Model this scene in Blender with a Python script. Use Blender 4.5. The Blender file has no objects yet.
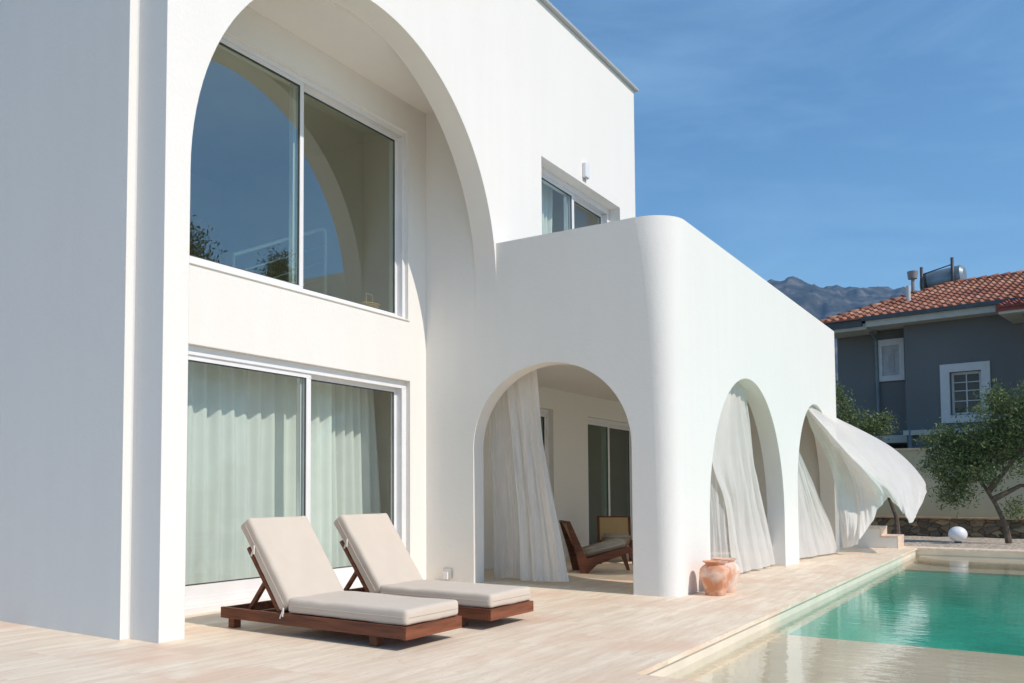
import bpy, bmesh, math, random
from mathutils import Vector, Matrix, noise
from mathutils.geometry import tessellate_polygon
random.seed(7)
sc = bpy.context.scene
COL = sc.collection
R = math.radians

# ------------------------------------------------------------------ helpers
class MB:
    """collects faces; build() links them as one mesh object"""
    def __init__(s): s.v = []; s.f = []; s.sm = []
    def add(s, vs, fs, smooth=False):
        n = len(s.v); s.v += [tuple(p) for p in vs]
        for f in fs: s.f.append(tuple(i+n for i in f)); s.sm.append(smooth)
        return s
    def box(s, x0, x1, y0, y1, z0, z1, M=None):
        vs = [Vector((x, y, z)) for z in (z0, z1) for y in (y0, y1) for x in (x0, x1)]
        if M: vs = [M @ p for p in vs]
        return s.add(vs, [(0,2,3,1),(4,5,7,6),(0,1,5,4),(2,6,7,3),(0,4,6,2),(1,3,7,5)])
    def bar(s, a, b, w, h, up=(0,0,1)):
        a = Vector(a); b = Vector(b); d = (b-a).normalized(); up = Vector(up)
        x = d.cross(up).normalized(); y = x.cross(d)
        vs = []
        for p in (a, b):
            for sx, sy in ((-1,-1),(1,-1),(1,1),(-1,1)): vs.append(p + x*sx*w/2 + y*sy*h/2)
        return s.add(vs, [(3,2,1,0),(4,5,6,7),(0,1,5,4),(1,2,6,5),(2,3,7,6),(3,0,4,7)])
    def tube(s, pts, rad, n=10, cap=True):
        pts = [Vector(p) for p in pts]
        if not isinstance(rad, (list, tuple)): rad = [rad]*len(pts)
        vs = []; prev = None
        for i, p in enumerate(pts):
            d = (pts[min(i+1, len(pts)-1)] - pts[max(i-1, 0)]).normalized()
            x = (prev - d*prev.dot(d)) if prev else d.orthogonal()
            x.normalize(); prev = x; y = d.cross(x)
            for k in range(n):
                a = 2*math.pi*k/n; vs.append(p + (x*math.cos(a)+y*math.sin(a))*rad[i])
        fs = []
        for i in range(len(pts)-1):
            for k in range(n): fs.append((i*n+k, i*n+(k+1)%n, (i+1)*n+(k+1)%n, (i+1)*n+k))
        s.add(vs, fs, True)
        if cap:
            m = len(s.v)-len(vs)
            s.f.append(tuple(m+k for k in reversed(range(n)))); s.sm.append(False)
            s.f.append(tuple(m+(len(pts)-1)*n+k for k in range(n))); s.sm.append(False)
        return s
    def lathe(s, prof, c, n=40):
        c = Vector(c); vs = []
        for r, z in prof:
            for k in range(n):
                a = 2*math.pi*k/n; vs.append(c + Vector((r*math.cos(a), r*math.sin(a), z)))
        fs = [(i*n+k, i*n+(k+1)%n, (i+1)*n+(k+1)%n, (i+1)*n+k) for i in range(len(prof)-1) for k in range(n)]
        return s.add(vs, fs, True)
    def slab(s, loops, to3, t):
        """extruded 2-D polygon with holes; to3(a,b,d) -> 3-D, depth d from 0 to t"""
        L3 = [[Vector((a, b, 0)) for a, b in lp] for lp in loops]
        tri = tessellate_polygon(L3)
        flat = [p for lp in loops for p in lp]; n = len(flat)
        s.add([to3(a, b, 0) for a, b in flat] + [to3(a, b, t) for a, b in flat],
              [tuple(x) for x in tri] + [tuple(reversed([i+n for i in x])) for x in tri])
        o = 0
        for lp in loops:
            m = len(lp)
            vs = [to3(a, b, 0) for a, b in lp] + [to3(a, b, t) for a, b in lp]
            s.add(vs, [(i, (i+1) % m, m+(i+1) % m, m+i) for i in range(m)], m > 12)
        return s
    def build(s, name, mat, parent=None, loc=None, local=False, bevel=0, sharp=35, recalc=True):
        me = bpy.data.meshes.new(name)
        off = Vector(loc) if loc is not None else Vector((0, 0, 0))
        if parent is not None and not local: off = world_loc(parent)
        me.from_pydata([Vector(p)-off for p in s.v], [], s.f)
        for p, q in zip(me.polygons, s.sm): p.use_smooth = q
        bm = bmesh.new(); bm.from_mesh(me)
        bmesh.ops.remove_doubles(bm, verts=bm.verts, dist=1e-5)
        if recalc: bmesh.ops.recalc_face_normals(bm, faces=bm.faces)
        for e in bm.edges:
            if len(e.link_faces) == 2 and e.calc_face_angle(0) > R(sharp): e.smooth = False
        bm.to_mesh(me); bm.free()
        me.materials.append(mat)
        o = bpy.data.objects.new(name, me); COL.objects.link(o)
        if parent is not None: o.parent = parent
        elif loc is not None: o.location = off
        if bevel:
            b = o.modifiers.new('Bevel', 'BEVEL'); b.width = bevel; b.segments = 3; b.limit_method = 'ANGLE'; b.angle_limit = R(40)
            for p in me.polygons: p.use_smooth = True
            w = o.modifiers.new('WN', 'WEIGHTED_NORMAL'); w.keep_sharp = False
            for e in me.edges: e.use_edge_sharp = False
        return o

def world_loc(o):
    v = Vector((0, 0, 0))
    while o is not None: v += o.location; o = o.parent
    return v
def tag(o, label=None, cat=None, group=None, kind=None):
    if label: o['label'] = label
    if cat: o['category'] = cat
    if group: o['group'] = group
    if kind: o['kind'] = kind
    return o
def empty(name, loc, rz=0):
    o = bpy.data.objects.new(name, None); COL.objects.link(o); o.location = loc
    o.rotation_euler = (0, 0, rz); o.empty_display_size = .2
    return o
def copy_tree(o, parent=None):
    c = o.copy(); COL.objects.link(c); c.parent = parent
    for ch in [x for x in bpy.data.objects if x.parent == o]: copy_tree(ch, c)
    return c

# ---------------------------------------------------------------- materials
def mat(name):
    m = bpy.data.materials.new(name); m.use_nodes = True
    nt = m.node_tree; nt.nodes.clear()
    out = nt.nodes.new('ShaderNodeOutputMaterial')
    return m, nt, out
def N(nt, t, **kw):
    n = nt.nodes.new(t)
    for k, v in kw.items():
        if k in n.inputs: n.inputs[k].default_value = v
        else: setattr(n, k, v)
    return n
def coords(nt, scale=(1, 1, 1), kind='Object', rot=(0, 0, 0)):
    t = nt.nodes.new('ShaderNodeTexCoord'); mp = nt.nodes.new('ShaderNodeMapping')
    if kind == 'World':
        g = nt.nodes.new('ShaderNodeNewGeometry'); nt.links.new(g.outputs['Position'], mp.inputs[0])
    else: nt.links.new(t.outputs[kind], mp.inputs[0])
    mp.inputs['Scale'].default_value = scale; mp.inputs['Rotation'].default_value = rot
    return mp.outputs[0]
def ramp(nt, fac, stops):
    r = nt.nodes.new('ShaderNodeValToRGB'); nt.links.new(fac, r.inputs[0])
    e = r.color_ramp.elements
    while len(e) < len(stops): e.new(.5)
    for k, (p, c) in zip(e, stops): k.position = p; k.color = (*c, 1) if len(c) == 3 else c
    return r.outputs[0]
def mixc(nt, f, a, b, mode='MIX'):
    m = nt.nodes.new('ShaderNodeMix'); m.data_type = 'RGBA'; m.blend_type = mode
    for i, v in ((0, f), (6, a), (7, b)):
        if isinstance(v, (int, float)): m.inputs[i].default_value = v
        elif isinstance(v, tuple): m.inputs[i].default_value = (*v, 1)
        else: nt.links.new(v, m.inputs[i])
    return m.outputs[2]
def simple(name, col, rough=.6, var=.12, scale=6, metal=0, spec=.5, bump=0, bscale=40, kind='World'):
    m, nt, out = mat(name); L = nt.links.new
    co = coords(nt, kind=kind)
    n = N(nt, 'ShaderNodeTexNoise', Scale=scale, Detail=5.0); L(co, n.inputs['Vector'])
    c = ramp(nt, n.outputs[0], [(.3, tuple(x*(1-var) for x in col)), (.7, tuple(min(1, x*(1+var)) for x in col))])
    p = N(nt, 'ShaderNodeBsdfPrincipled', Roughness=rough, Metallic=metal)
    p.inputs['Specular IOR Level'].default_value = spec
    L(c, p.inputs['Base Color'])
    if bump:
        n2 = N(nt, 'ShaderNodeTexNoise', Scale=bscale, Detail=4.0); L(co, n2.inputs['Vector'])
        b = N(nt, 'ShaderNodeBump', Strength=bump, Distance=.02); L(n2.outputs[0], b.inputs['Height']); L(b.outputs[0], p.inputs['Normal'])
    L(p.outputs[0], out.inputs[0])
    return m

def plaster(name, col):
    m, nt, out = mat(name); L = nt.links.new
    co = coords(nt, kind='World')
    n1 = N(nt, 'ShaderNodeTexNoise', Scale=.9, Detail=6.0, Roughness=.6); L(co, n1.inputs['Vector'])
    cc = ramp(nt, n1.outputs[0], [(.3, tuple(c*.985 for c in col)), (.7, col)])
    # faint rain streaks, vertical
    co2 = coords(nt, (5, 5, .35), 'World')
    n3 = N(nt, 'ShaderNodeTexNoise', Scale=1.0, Detail=5.0); L(co2, n3.inputs['Vector'])
    st = ramp(nt, n3.outputs[0], [(.42, (.99, .988, .985)), (.6, (1, 1, 1))])
    cc = mixc(nt, 1.0, cc, st, 'MULTIPLY')
    n2 = N(nt, 'ShaderNodeTexNoise', Scale=26.0, Detail=6.0, Roughness=.65); L(co, n2.inputs['Vector'])
    n4 = N(nt, 'ShaderNodeTexNoise', Scale=3.0, Detail=3.0); L(co, n4.inputs['Vector'])
    add = N(nt, 'ShaderNodeMath', operation='MULTIPLY_ADD'); L(n4.outputs[0], add.inputs[0]); add.inputs[1].default_value = 1.2; L(n2.outputs[0], add.inputs[2])
    bv = N(nt, 'ShaderNodeBevel', Radius=.009); bv.samples = 4
    b = N(nt, 'ShaderNodeBump', Strength=.3, Distance=.01); L(add.outputs[0], b.inputs['Height']); L(bv.outputs[0], b.inputs['Normal'])
    p = N(nt, 'ShaderNodeBsdfPrincipled', Roughness=.85); p.inputs['Specular IOR Level'].default_value = .2
    L(cc, p.inputs['Base Color']); L(b.outputs[0], p.inputs['Normal']); L(p.outputs[0], out.inputs[0])
    return m

def travertine(name, a=(.90, .77, .60), b=(.74, .59, .44), tile=(1.2, .6), strk=1.0, rough=.45):
    m, nt, out = mat(name); L = nt.links.new
    co = coords(nt, kind='World')
    br = N(nt, 'ShaderNodeTexBrick', Scale=1.0); L(co, br.inputs['Vector'])
    br.inputs['Brick Width'].default_value = tile[0]; br.inputs['Row Height'].default_value = tile[1]
    br.inputs['Mortar Size'].default_value = .0022; br.inputs['Mortar Smooth'].default_value = .1
    br.inputs['Color1'].default_value = (0, 0, 0, 1); br.inputs['Color2'].default_value = (1, 1, 1, 1); br.inputs['Mortar'].default_value = (.5, .5, .5, 1)
    # shift the veining from slab to slab
    mul = N(nt, 'ShaderNodeVectorMath', operation='SCALE'); L(br.outputs['Color'], mul.inputs[0]); mul.inputs['Scale'].default_value = .35
    av = N(nt, 'ShaderNodeVectorMath', operation='ADD'); L(co, av.inputs[0]); L(mul.outputs[0], av.inputs[1])
    mp = N(nt, 'ShaderNodeMapping'); mp.inputs['Scale'].default_value = (1.0, 9, 9); L(av.outputs[0], mp.inputs[0])
    n1 = N(nt, 'ShaderNodeTexNoise', Scale=1.0, Detail=9.0, Roughness=.68, Distortion=.6); L(mp.outputs[0], n1.inputs['Vector'])
    c1 = ramp(nt, n1.outputs[0], [(.36, b), (.5, tuple((x+y)/2 for x, y in zip(a, b))), (.6, a), (.8, tuple(min(.92, x*1.06) for x in a))])
    n2 = N(nt, 'ShaderNodeTexNoise', Scale=1.3, Detail=5.0, Distortion=.4); L(av.outputs[0], n2.inputs['Vector'])
    f2 = ramp(nt, n2.outputs[0], [(.50, (0, 0, 0)), (.70, (.75, .75, .75))])
    c2 = mixc(nt, f2, c1, (.76, .52, .37))
    tone = ramp(nt, br.outputs['Color'], [(0, (.965, .96, .955)), (1, (1, 1, 1))])
    c3 = mixc(nt, 1.0, c2, tone, 'MULTIPLY')
    # small open pores
    mp3 = N(nt, 'ShaderNodeMapping'); mp3.inputs['Scale'].default_value = (14, 60, 60); L(av.outputs[0], mp3.inputs[0])
    n3 = N(nt, 'ShaderNodeTexNoise', Scale=1.0, Detail=4.0); L(mp3.outputs[0], n3.inputs['Vector'])
    f3 = ramp(nt, n3.outputs[0], [(.62, (0, 0, 0)), (.72, (.5, .5, .5))])
    c4 = mixc(nt, f3, c3, tuple(x*.62 for x in b))
    jf = N(nt, 'ShaderNodeMath', operation='MULTIPLY'); L(br.outputs['Fac'], jf.inputs[0]); jf.inputs[1].default_value = .35
    c5 = mixc(nt, jf.outputs[0], c4, (.5, .4, .31))
    p = N(nt, 'ShaderNodeBsdfPrincipled', Roughness=rough); p.inputs['Specular IOR Level'].default_value = .35
    rr = ramp(nt, n1.outputs[0], [(.3, (rough+.18,)*3), (.7, (rough,)*3)]); L(rr, p.inputs['Roughness'])
    b1 = N(nt, 'ShaderNodeBump', Strength=.18, Distance=.006); L(n1.outputs[0], b1.inputs['Height'])
    L(c5, p.inputs['Base Color']); L(b1.outputs[0], p.inputs['Normal']); L(p.outputs[0], out.inputs[0])
    return m

def wood(name, col, axis='Y'):
    m, nt, out = mat(name); L = nt.links.new
    sc3 = {'X': (2, 30, 30), 'Y': (30, 2, 30), 'Z': (30, 30, 2)}[axis]
    co = coords(nt, sc3, 'Object')
    n = N(nt, 'ShaderNodeTexNoise', Scale=1.0, Detail=7.0, Distortion=.8); L(co, n.inputs['Vector'])
    c = ramp(nt, n.outputs[0], [(.3, tuple(x*.5 for x in col)), (.55, col), (.8, tuple(x*1.5 for x in col))])
    p = N(nt, 'ShaderNodeBsdfPrincipled', Roughness=.5); p.inputs['Specular IOR Level'].default_value = .4
    L(c, p.inputs['Base Color'])
    b = N(nt, 'ShaderNodeBump', Strength=.25, Distance=.004); L(n.outputs[0], b.inputs['Height']); L(b.outputs[0], p.inputs['Normal'])
    L(p.outputs[0], out.inputs[0]); return m

def cloth(name, col, transl=.25, transp=0.0, weave=900, bumps=.15):
    m, nt, out = mat(name); L = nt.links.new
    co = coords(nt, kind='Object')
    n = N(nt, 'ShaderNodeTexNoise', Scale=5.0, Detail=6.0); L(co, n.inputs['Vector'])
    c = ramp(nt, n.outputs[0], [(.3, tuple(x*.95 for x in col)), (.7, col)])
    w = N(nt, 'ShaderNodeTexNoise', Scale=9.0, Detail=9.0, Roughness=.62, Distortion=1.2); L(co, w.inputs['Vector'])
    b = N(nt, 'ShaderNodeBump', Strength=bumps, Distance=.01); L(w.outputs[0], b.inputs['Height'])
    d = N(nt, 'ShaderNodeBsdfPrincipled', Roughness=.9); d.inputs['Specular IOR Level'].default_value = .1
    d.inputs['Sheen Weight'].default_value = .15
    L(c, d.inputs['Base Color']); L(b.outputs[0], d.inputs['Normal'])
    last = d.outputs[0]
    if transl:
        t = N(nt, 'ShaderNodeBsdfTranslucent'); L(c, t.inputs[0])
        mx = N(nt, 'ShaderNodeMixShader', Fac=transl); L(last, mx.inputs[1]); L(t.outputs[0], mx.inputs[2]); last = mx.outputs[0]
    if transp:
        t = N(nt, 'ShaderNodeBsdfTransparent')
        mx = N(nt, 'ShaderNodeMixShader', Fac=transp); L(last, mx.inputs[1]); L(t.outputs[0], mx.inputs[2]); last = mx.outputs[0]
    L(last, out.inputs[0]); return m

def glass(name, tint, ior=1.9, base=0.0, wav=0.0):
    m, nt, out = mat(name); L = nt.links.new
    t = N(nt, 'ShaderNodeBsdfTransparent'); t.inputs[0].default_value = (*tint, 1)
    g = N(nt, 'ShaderNodeBsdfGlossy', Roughness=0.0); g.inputs[0].default_value = (.95, 1, .985, 1)
    fr = N(nt, 'ShaderNodeFresnel', IOR=ior)
    geo = nt.nodes.new('ShaderNodeNewGeometry')
    # the pane is a thin closed box: only its outward faces reflect
    inv = N(nt, 'ShaderNodeMath', operation='SUBTRACT'); inv.inputs[0].default_value = 1; L(geo.outputs['Backfacing'], inv.inputs[1])
    ad = N(nt, 'ShaderNodeMath', operation='ADD', use_clamp=True); L(fr.outputs[0], ad.inputs[0]); ad.inputs[1].default_value = base
    ml = N(nt, 'ShaderNodeMath', operation='MULTIPLY'); L(ad.outputs[0], ml.inputs[0]); L(inv.outputs[0], ml.inputs[1])
    mx = nt.nodes.new('ShaderNodeMixShader'); L(ml.outputs[0], mx.inputs[0]); L(t.outputs[0], mx.inputs[1]); L(g.outputs[0], mx.inputs[2])
    if wav:
        co = coords(nt, (1, 1, 1), 'World'); n = N(nt, 'ShaderNodeTexNoise', Scale=.8, Detail=1.0); L(co, n.inputs['Vector'])
        b = N(nt, 'ShaderNodeBump', Strength=wav, Distance=.01); L(n.outputs[0], b.inputs['Height']); L(b.outputs[0], g.inputs['Normal'])
    L(mx.outputs[0], out.inputs[0]); return m

def leafmat(name, c0, c1, c2):
    m, nt, out = mat(name); L = nt.links.new
    co = coords(nt, kind='World')
    n = N(nt, 'ShaderNodeTexNoise', Scale=9.0, Detail=3.0); L(co, n.inputs['Vector'])
    oi = nt.nodes.new('ShaderNodeNewGeometry')
    r0 = N(nt, 'ShaderNodeMath', operation='MULTIPLY_ADD'); L(oi.outputs['Random Per Island'], r0.inputs[0]); r0.inputs[1].default_value = .6
    sb = N(nt, 'ShaderNodeMath', operation='SUBTRACT'); L(n.outputs[0], sb.inputs[0]); sb.inputs[1].default_value = .3
    L(sb.outputs[0], r0.inputs[2])
    c = ramp(nt, r0.outputs[0], [(.1, c0), (.5, c1), (.95, c2)])
    p = N(nt, 'ShaderNodeBsdfPrincipled', Roughness=.55); L(c, p.inputs['Base Color']); p.inputs['Specular IOR Level'].default_value = .4
    t = N(nt, 'ShaderNodeBsdfTranslucent'); L(c, t.inputs[0])
    mx = N(nt, 'ShaderNodeMixShader', Fac=.25); L(p.outputs[0], mx.inputs[1]); L(t.outputs[0], mx.inputs[2])
    L(mx.outputs[0], out.inputs[0]); return m

M = {}
M['plaster'] = plaster('white_plaster', (.835, .812, .765))
M['plaster_in'] = simple('interior_paint', (.74, .66, .53), .8, .04, 2)
M['stone'] = travertine('travertine')
M['stone_step'] = travertine('travertine_step', (.80, .67, .54), (.66, .52, .42), (9, 9))
M['frame'] = simple('white_frame', (.80, .80, .80), .35, .03, 3)
M['rail'] = simple('white_rail', (.85, .85, .85), .35, .02, 3)
M['glass_up'] = glass('tinted_glass', (.84, .90, .84), 2.25, .10, .02)
M['glass_low'] = glass('door_glass', (.95, .985, .97), 1.5, .0)
M['glass_dark'] = glass('green_glass', (.70, .84, .77), 1.8, .02)
M['gasket'] = simple('gasket', (.05, .055, .055), .6)
M['wood'] = wood('stained_wood', (.17, .052, .022), 'Y')
M['woodx'] = wood('stained_wood_cross', (.22, .068, .028), 'X')
M['chairwood'] = wood('teak', (.15, .048, .022), 'X')
M['cushion'] = cloth('cushion_cloth', (.64, .55, .455), 0, 0, bumps=.12)
M['piping'] = cloth('piping_cloth', (.62, .50, .41), 0, 0)
M['grey_cush'] = cloth('grey_cushion', (.42, .37, .30), 0, 0)
M['strap'] = cloth('strap_cloth', (.8, .76, .68), 0)
M['curtain_in'] = cloth('indoor_curtain', (.92, .93, .89), .35, 0)
M['curtain_out'] = cloth('outdoor_curtain', (.94, .915, .87), .36, .12, bumps=.45)
M['sheer'] = cloth('sheer_curtain', (.93, .91, .87), .4, .42)
M['metal'] = simple('brushed_metal', (.5, .5, .5), .3, .1, 20, metal=1)
M['darkmetal'] = simple('dark_metal', (.06, .06, .065), .5)
M['roofcap'] = simple('cap_metal', (.42, .43, .43), .45, .05)

# ============================================================ SETTING: ground
PX0, PX1, PY0, PY1 = 5.42, 20.35, -4.6, 2.12      # pool opening
def ring(mb, outer, inner, z0, z1):
    X0, X1, Y0, Y1 = outer; a, b, c, d = inner
    mb.slab([[(X0, Y0), (X1, Y0), (X1, Y1), (X0, Y1)], [(a, c), (a, d), (b, d), (b, c)]], lambda x, y, t: (x, y, z0+t), z1-z0)
m, nt, out = mat('dry_ground'); L = nt.links.new
co = coords(nt, kind='World'); n = N(nt, 'ShaderNodeTexNoise', Scale=.02, Detail=10.0, Roughness=.6); L(co, n.inputs['Vector'])
c = ramp(nt, n.outputs[0], [(.35, (.10, .11, .05)), (.5, (.22, .19, .12)), (.65, (.30, .26, .19))])
p = N(nt, 'ShaderNodeBsdfPrincipled', Roughness=.95); L(c, p.inputs[0]); L(p.outputs[0], out.inputs[0]); M['earth'] = m
g = MB(); ring(g, (-4000, 4000, -4000, 4000), (PX0-.4, PX1+.4, PY0-.4, PY1+.4), -.3, -.06)
tag(g.build('ground', M['earth']), kind='structure')
t = MB(); ring(t, (-13, 20.95, -15, 14.5), (PX0, PX1, PY0, PY1), -.035, 0)
tag(t.build('terrace_paving', M['stone']), kind='structure')

# pool basin: rendered sides, shallow ledges of pale tile, deep green mosaic
m, nt, out = mat('pool_mosaic'); L = nt.links.new
co = coords(nt, kind='World')
n = N(nt, 'ShaderNodeTexNoise', Scale=.7, Detail=4.0); L(co, n.inputs['Vector'])
c = ramp(nt, n.outputs[0], [(.35, (.02, .42, .29)), (.65, (.045, .60, .42))])
v = N(nt, 'ShaderNodeTexVoronoi', Scale=1.9, feature='DISTANCE_TO_EDGE'); 
nd = N(nt, 'ShaderNodeTexNoise', Scale=1.6, Detail=2.0); L(co, nd.inputs['Vector'])
dm = mixc(nt, .35, co, nd.outputs['Color']); L(dm, v.inputs['Vector'])
br = N(nt, 'ShaderNodeTexBrick', Scale=1.0); L(co, br.inputs['Vector']); br.offset = 0
br.inputs['Brick Width'].default_value = .06; br.inputs['Row Height'].default_value = .06; br.inputs['Mortar Size'].default_value = .004
br.inputs['Color1'].default_value = (.8, .8, .8, 1); br.inputs['Color2'].default_value = (1, 1, 1, 1); br.inputs['Mortar'].default_value = (1, 1, 1, 1)
c = mixc(nt, 1.0, c, br.outputs['Color'], 'MULTIPLY')
p = N(nt, 'ShaderNodeBsdfPrincipled', Roughness=.6); L(c, p.inputs[0]); L(p.outputs[0], out.inputs[0]); M['mosaic'] = m
M['pooltile'] = simple('pool_render', (.74, .67, .54), .7, .07, 3, bump=.15)
M['shelf'] = simple('pool_shelf', (.76, .65, .47), .7, .07, 1.5, bump=.1)
W = .03
bs = MB()
bx0, bx1, by0, by1 = PX0-W, PX1+W, PY0-W, PY1+W
th = .25
ring(bs, (bx0-th, bx1+th, by0-th, by1+th), (bx0, bx1, by0, by1), -1.1, -.036)
tag(bs.build('pool_wall', M['pooltile']), kind='structure')
fl = MB(); ya, yb = by0+.013, by1-.013
fl.add([(bx0+.001, ya, -1.1), (bx1-.001, ya, -1.1), (bx1-.001, yb, -1.1), (bx0+.001, yb, -1.1), (bx0+.001, ya, -.93), (11.5, ya, -.93), (17.9, ya, -.30), (bx1-.001, ya, -.30), (bx1-.001, yb, -.30), (17.9, yb, -.30), (11.5, yb, -.93), (bx0+.001, yb, -.93)],
    [(0, 3, 2, 1), (4, 5, 10, 11), (5, 6, 9, 10), (6, 7, 8, 9), (0, 1, 7, 6, 5, 4), (3, 11, 10, 9, 8, 2), (0, 4, 11, 3), (1, 2, 8, 7)])
tag(fl.build('pool_floor', M['mosaic']), kind='structure')
lin = MB()   # mosaic lining of the deep part
ring(lin, (bx0+.002, bx1-.002, by0+.002, by1-.002), (bx0+.012, bx1-.012, by0+.012, by1-.012), -.95, -.30)
lin.box(9.1505, 9.162, by0+.013, by1-.013, -.94, -.245)
tag(lin.build('pool_lining', M['mosaic']), kind='structure')
sh = MB(); sh.box(bx0+.013, 9.15, by0+.013, by1-.013, -.94, -.24)
tag(sh.build('pool_ledge', M['shelf']), kind='structure')
st = MB(); st.box(18.2, bx1-.013, by0+.013, by1-.013, -.50, -.27)
# curved top step at the far end
arc = [(bx1-.014, by0+.1)] + [(bx1-.014 - 1.05*math.sin(R(a))**.8, 2.0 - 3.1*(1-math.cos(R(a)))/1.0) for a in range(0, 91, 6)]
arc = [(bx1-.014, 2.08)] + [(bx1-.02-1.25*math.cos(R(a)), .9+1.18*math.sin(R(a))) for a in range(90, -1, -6)] + [(bx1-1.27, -3.4), (bx1-.014, -3.4)]
st.slab([arc], lambda x, y, t: (x, y, -.27+t), .12)
tag(st.build('pool_steps', M['shelf']), kind='structure')
# water
m, nt, out = mat('pool_water'); L = nt.links.new
co = coords(nt, (1, 1, 1), 'World')
mp = N(nt, 'ShaderNodeMapping'); mp.inputs['Scale'].default_value = (1.0, 1.0, 1); mp.inputs['Rotation'].default_value = (0, 0, R(35)); L(co, mp.inputs[0])
mp.inputs['Scale'].default_value = (2.2, .9, 1)
n1 = N(nt, 'ShaderNodeTexNoise', Scale=2.4, Detail=4.0, Distortion=.8); L(mp.outputs[0], n1.inputs['Vector'])
n2 = N(nt, 'ShaderNodeTexNoise', Scale=9.0, Detail=2.0, Distortion=.5); L(mp.outputs[0], n2.inputs['Vector'])
ma = N(nt, 'ShaderNodeMath', operation='MULTIPLY_ADD'); L(n2.outputs[0], ma.inputs[0]); ma.inputs[1].default_value = .22; L(n1.outputs[0], ma.inputs[2])
b = N(nt, 'ShaderNodeBump', Strength=.17, Distance=.02); L(ma.outputs[0], b.inputs['Height'])
gl = N(nt, 'ShaderNodeBsdfGlossy', Roughness=.0); L(b.outputs[0], gl.inputs['Normal'])
tr = N(nt, 'ShaderNodeBsdfTransparent'); tr.inputs[0].default_value = (.97, .985, .975, 1)
geo = nt.nodes.new('ShaderNodeNewGeometry'); dt = N(nt, 'ShaderNodeVectorMath', operation='DOT_PRODUCT'); L(b.outputs[0], dt.inputs[0]); L(geo.outputs['Incoming'], dt.inputs[1])
ab = N(nt, 'ShaderNodeMath', operation='ABSOLUTE'); L(dt.outputs['Value'], ab.inputs[0])
on = N(nt, 'ShaderNodeMath', operation='SUBTRACT', use_clamp=True); on.inputs[0].default_value = 1; L(ab.outputs[0], on.inputs[1])
pw = N(nt, 'ShaderNodeMath', operation='POWER'); L(on.outputs[0], pw.inputs[0]); pw.inputs[1].default_value = 4.3
fr = N(nt, 'ShaderNodeMath', operation='MULTIPLY_ADD', use_clamp=True); L(pw.outputs[0], fr.inputs[0]); fr.inputs[1].default_value = .98; fr.inputs[2].default_value = .02
mx = nt.nodes.new('ShaderNodeMixShader'); L(fr.outputs[0], mx.inputs[0]); L(tr.outputs[0], mx.inputs[1]); L(gl.outputs[0], mx.inputs[2])
L(mx.outputs[0], out.inputs[0]); M['water'] = m
w = MB(); w.add([(bx0+.001, by0+.001, -.125), (bx1-.001, by0+.001, -.125), (bx1-.001, by1-.001, -.125), (bx0+.001, by1-.001, -.125)], [(0, 1, 2, 3)])
tag(w.build('pool_water', M['water']), kind='structure')

# gravel bed
m, nt, out = mat('gravel'); L = nt.links.new
co = coords(nt, kind='World'); v = N(nt, 'ShaderNodeTexVoronoi', Scale=16.0); L(co, v.inputs['Vector'])
c = ramp(nt, v.outputs['Color'], [(0, (.34, .27, .20)), (.6, (.50, .42, .33)), (1, (.66, .57, .47))])
b = N(nt, 'ShaderNodeBump', Strength=.9, Distance=.03); L(v.outputs['Distance'], b.inputs['Height']); b.invert = True
p = N(nt, 'ShaderNodeBsdfPrincipled', Roughness=.9); L(c, p.inputs[0]); L(b.outputs[0], p.inputs['Normal']); L(p.outputs[0], out.inputs[0]); M['gravel'] = m
gv = MB()
gx = [20.96+i*.18 for i in range(34)]; gy = [-14+i*.25 for i in range(112)]
vs = [(x, y, -.02+.03*noise.noise((x*2, y*2, 0))) for x in gx for y in gy]
fs = [(i*len(gy)+j, (i+1)*len(gy)+j, (i+1)*len(gy)+j+1, i*len(gy)+j+1) for i in range(len(gx)-1) for j in range(len(gy)-1)]
gv.add(vs, fs, True)
tag(gv.build('gravel', M['gravel']), 'pale gravel bed between the pool paving and the garden wall', 'gravel', kind='stuff')

# ================================================================= THE VILLA
villa = empty('villa', (4.28, 5.42, 0))
tag(villa, 'white plastered two storey villa with huge arched recess, curved corner wall and arched veranda', 'villa')
P = M['plaster']
XZ = lambda y0: (lambda a, b, t: (a, y0+t, b))
# front slab with the giant arch
CX, CZ, AR, AZ = 7.03, 3.70, 2.42, 2.44
arcpts = [(CX-AR*math.cos(R(a)), CZ+AZ*math.sin(R(a))) for a in range(0, 181, 3)]
f = MB()
f.slab([[(4.36, 0), (4.61, 0)] + arcpts + [(9.45, 3.05), (14.12, 3.05), (14.12, 7.87), (4.36, 7.87)],
        [(10.70, 3.10), (13.45, 3.10), (13.45, 5.69), (10.70, 5.69)]], XZ(5.42), .30)
f.build('facade_wall', P, villa)
# recess back wall with two openings
f = MB(); f.slab([[(4.39, 0), (9.45, 0), (9.45, 6.1), (4.39, 6.1)], [(5.15, .06), (9.09, .06), (9.09, 2.525), (5.15, 2.525)],
                  [(5.00, 3.30), (9.05, 3.30), (9.05, 5.72), (5.00, 5.72)]], XZ(6.47), .30)
f.build('recess_wall', P, villa)
f = MB(); f.box(9.45, 9.70, 5.72, 6.77, 3.05, 6.1); f.build('side_wall', P, villa)
f = MB(); f.box(4.39, 4.61, 5.72, 6.47, 0, 6.1); f.build('side_wall', P, villa)
f = MB(); f.box(4.39, 9.70, 5.72, 6.77, 6.1, 6.3); f.build('recess_ceiling', P, villa)
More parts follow.
